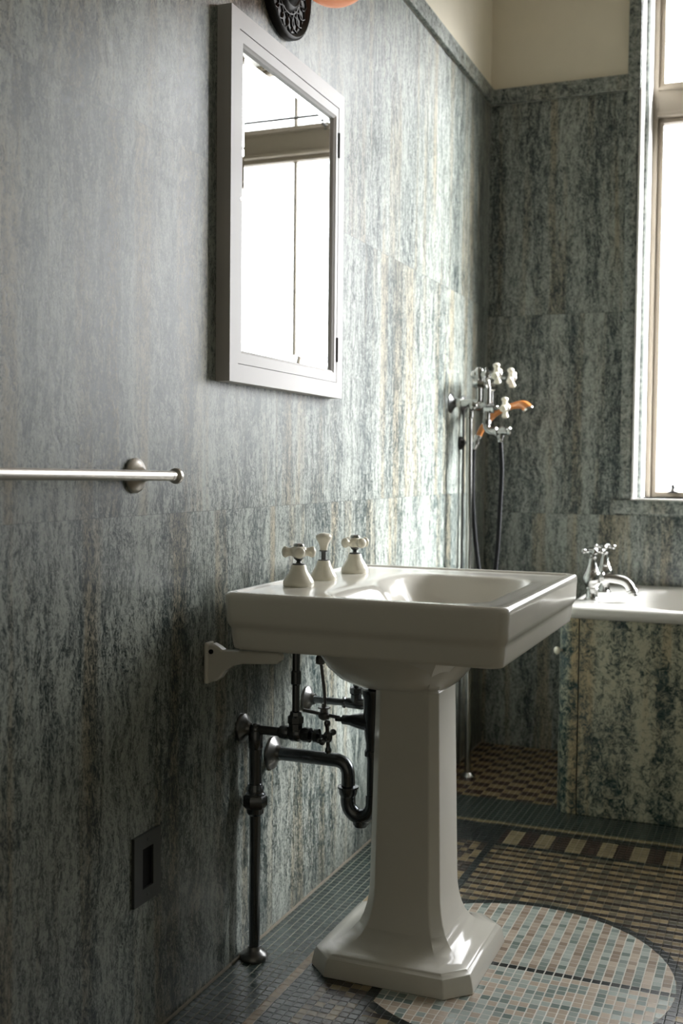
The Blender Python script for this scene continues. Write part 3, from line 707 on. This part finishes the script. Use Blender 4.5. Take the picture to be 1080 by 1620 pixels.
# ------------------------------------------------------------------ shower mixer
t = thing('shower_mixer', 'exposed nickel shower mixer with porcelain cross handles in the far corner', 'shower mixer')
def fl2(y, z):
    b = new(); lathe(b, (0, y, z), (1, 0, 0), [(0, .034), (.003, .034), (.006, .030), (.012, .020), (.018, .015), (.022, .014)], 32); obj('wall_flange', b, 'steel', t)
S1, S2, SM = 3.660, 3.820, 3.740
fl2(S1, 1.278); fl2(S2, 1.278)
b = new()
for y in (S1, S2):
    tube(b, [(0, y, 1.278), (.078, y, 1.278)], .0125); lathe(b, (.022, y, 1.278), (1, 0, 0), [(0, .012), (.002, .0165), (.016, .0165), (.018, .012)], 6)
    tube(b, bend([(.07, y, 1.278), (.098, y, 1.278), (.098, y, 1.345)], .03), .0112)
    hexnut(b, (.098, y, 1.326), (0, 0, 1), 0, .024, .0225)
    lathe(b, (.098, y, 1.348), (0, 0, 1), [(0, .012), (.006, .016), (.03, .0165), (.040, .015), (.045, .010), (.048, .008)], 20)
    lathe(b, (.092, y, 1.372), (1, 0, 0), [(0, .014), (.018, .0135), (.020, .017), (.030, .017), (.032, .011), (.040, .010), (.044, .0065), (.06, .006)], 8)
    sph(b, (.085, y, 1.372), .016)
tube(b, [(.09, S1, 1.372), (.09, S2, 1.372)], .0105)
tube(b, [(.100, SM, 1.372), (.108, SM, 1.33), (.108, SM, 1.262)], .0125); sph(b, (.102, SM, 1.374), .019)
lathe(b, (.102, SM, 1.39), (0, 0, 1), [(0, .010), (.006, .010), (.008, .006), (.013, .005)], 6)
tube(b, [(.078, S1, 1.262), (.078, S2, 1.262)], .0095); sph(b, (.078, S1, 1.268), .018)
lathe(b, (.098, SM, 1.264), (1, 0, 0), [(0, .017), (.022, .016), (.024, .018), (.034, .018), (.036, .010), (.046, .009), (.048, .006), (.062, .0055)], 8)
tube(b, bend([(.106, SM, 1.262), (.106, SM, 1.185), (.150, SM, 1.185), (.172, SM, 1.190)], .028, 10), .0122)
lathe(b, (.106, SM, 1.225), (0, 0, -1), [(0, .0115), (.003, .0155), (.016, .0155), (.018, .0115)], 8)
lathe(b, (.134, SM, 1.184), (1, 0, 0), [(0, .011), (.003, .018), (.010, .018), (.014, .012), (.044, .012), (.048, .016), (.056, .0165), (.060, .012)], 20)
lathe(b, (.156, SM, 1.186), (0, 0, -1), [(0, .010), (.012, .010), (.014, .0135), (.022, .0135), (.025, .0105), (.038, .0095), (.040, .008)], 12)
obj('mixer_body', b, 'chrome', t)
b = new(); tube(b, [(.066, S1, 1.262), (.080, S1, .003)], .0112, 20); lathe(b, (.0665, S1, 1.225), (0, 0, 1), [(0, .0115), (.003, .015), (.022, .015), (.026, .012)], 16); obj('riser_pipe', b, 'chrome', t)
b = new(); lathe(b, (.080, S1, 0), (0, 0, 1), [(0, .026), (.004, .026), (.010, .020), (.016, .0125)], 28); obj('floor_flange', b, 'chrome', t)
# second thin pipe against the wall with its clip
b = new(); tube(b, [(.012, 3.785, 1.26), (.012, 3.785, .003)], .0045, 12); obj('wall_pipe', b, 'steel', t)
b = new(); lathe(b, (.0, 3.785, 1.145), (1, 0, 0), [(0, .024), (.004, .024), (.006, .018), (.018, .010)], 20); obj('pipe_clip', b, 'dark_metal', t)
b0 = cross_mesh(.0370, .0150, .0100, .0125, .0115)
h = obj('cross_handle', b0, 'porcelain_tap', t); fuse(h, .0014); h.location = (.160, S1, 1.374); h.rotation_mode = 'ZYX'; h.rotation_euler = (0, PI/2, .35)
b = new(); lathe(b, (0, 0, .009), (0, 0, 1), [(0, .010), (.004, .010), (.007, .008), (.009, .003)], 20); cp = obj('cap', b, 'nickel', h)
h['label'] = 'white porcelain cross handle'
for loc, rr_ in (((.172, S2, 1.372), .5), ((.170, SM, 1.264), .15)):
    h2 = h.copy(); COL.objects.link(h2); h2.location = loc; h2.rotation_euler = (0, PI/2, rr_)
    c2 = cp.copy(); COL.objects.link(c2); c2.parent = h2
base_at(t, (0, S1, 1.278))

# hand shower and hose
t = thing('hand_shower', 'orange wooden-handled hand shower with black hose, hung on the mixer', 'hand shower')
HY = 3.80
pts = spline([(.063, HY, 1.168), (.072, HY, 1.190), (.094, HY, 1.222), (.125, HY, 1.250), (.160, HY, 1.266), (.195, HY, 1.276), (.220, HY, 1.276), (.238, HY, 1.262)], 6)
b = new(); n_ = len(pts)-1
tube(b, pts, [(.0105+.001*math.sin(PI*i/n_)) if i/n_ < .62 else .0105+(i/n_-.62)*.022 for i in range(n_+1)], 20); obj('handle', b, 'wood', t)
b = new(); e = pts[-1]; lathe(b, e+Vector((-.004, 0, .003)), (.55, 0, -.83), [(0, .0185), (.004, .0205), (.008, .0200), (.010, .015)], 28); obj('shower_head', b, 'chrome', t)
b = new(); lathe(b, (.063, HY, 1.172), (-.35, 0, -1), [(0, .0115), (.006, .0135), (.012, .0120), (.022, .0105), (.026, .0125), (.036, .0125), (.040, .0100), (.052, .0090)], 20); obj('ferrule', b, 'chrome', t)
b = new(); hz = spline([(.046, HY, 1.125), (.044, HY, 1.05), (.046, HY, .93), (.060, 3.80, .78), (.085, 3.79, .64), (.112, 3.77, .58), (.135, 3.75, .64), (.150, 3.745, .78), (.158, SM, .93), (.162, SM, 1.05), (.156, SM, 1.15)], 10)
tube(b, hz, .0080, 14); o = obj('hose', b, 'black', t); o['label'] = 'looping black hose'
base_at(t, (.063, HY, 1.12))
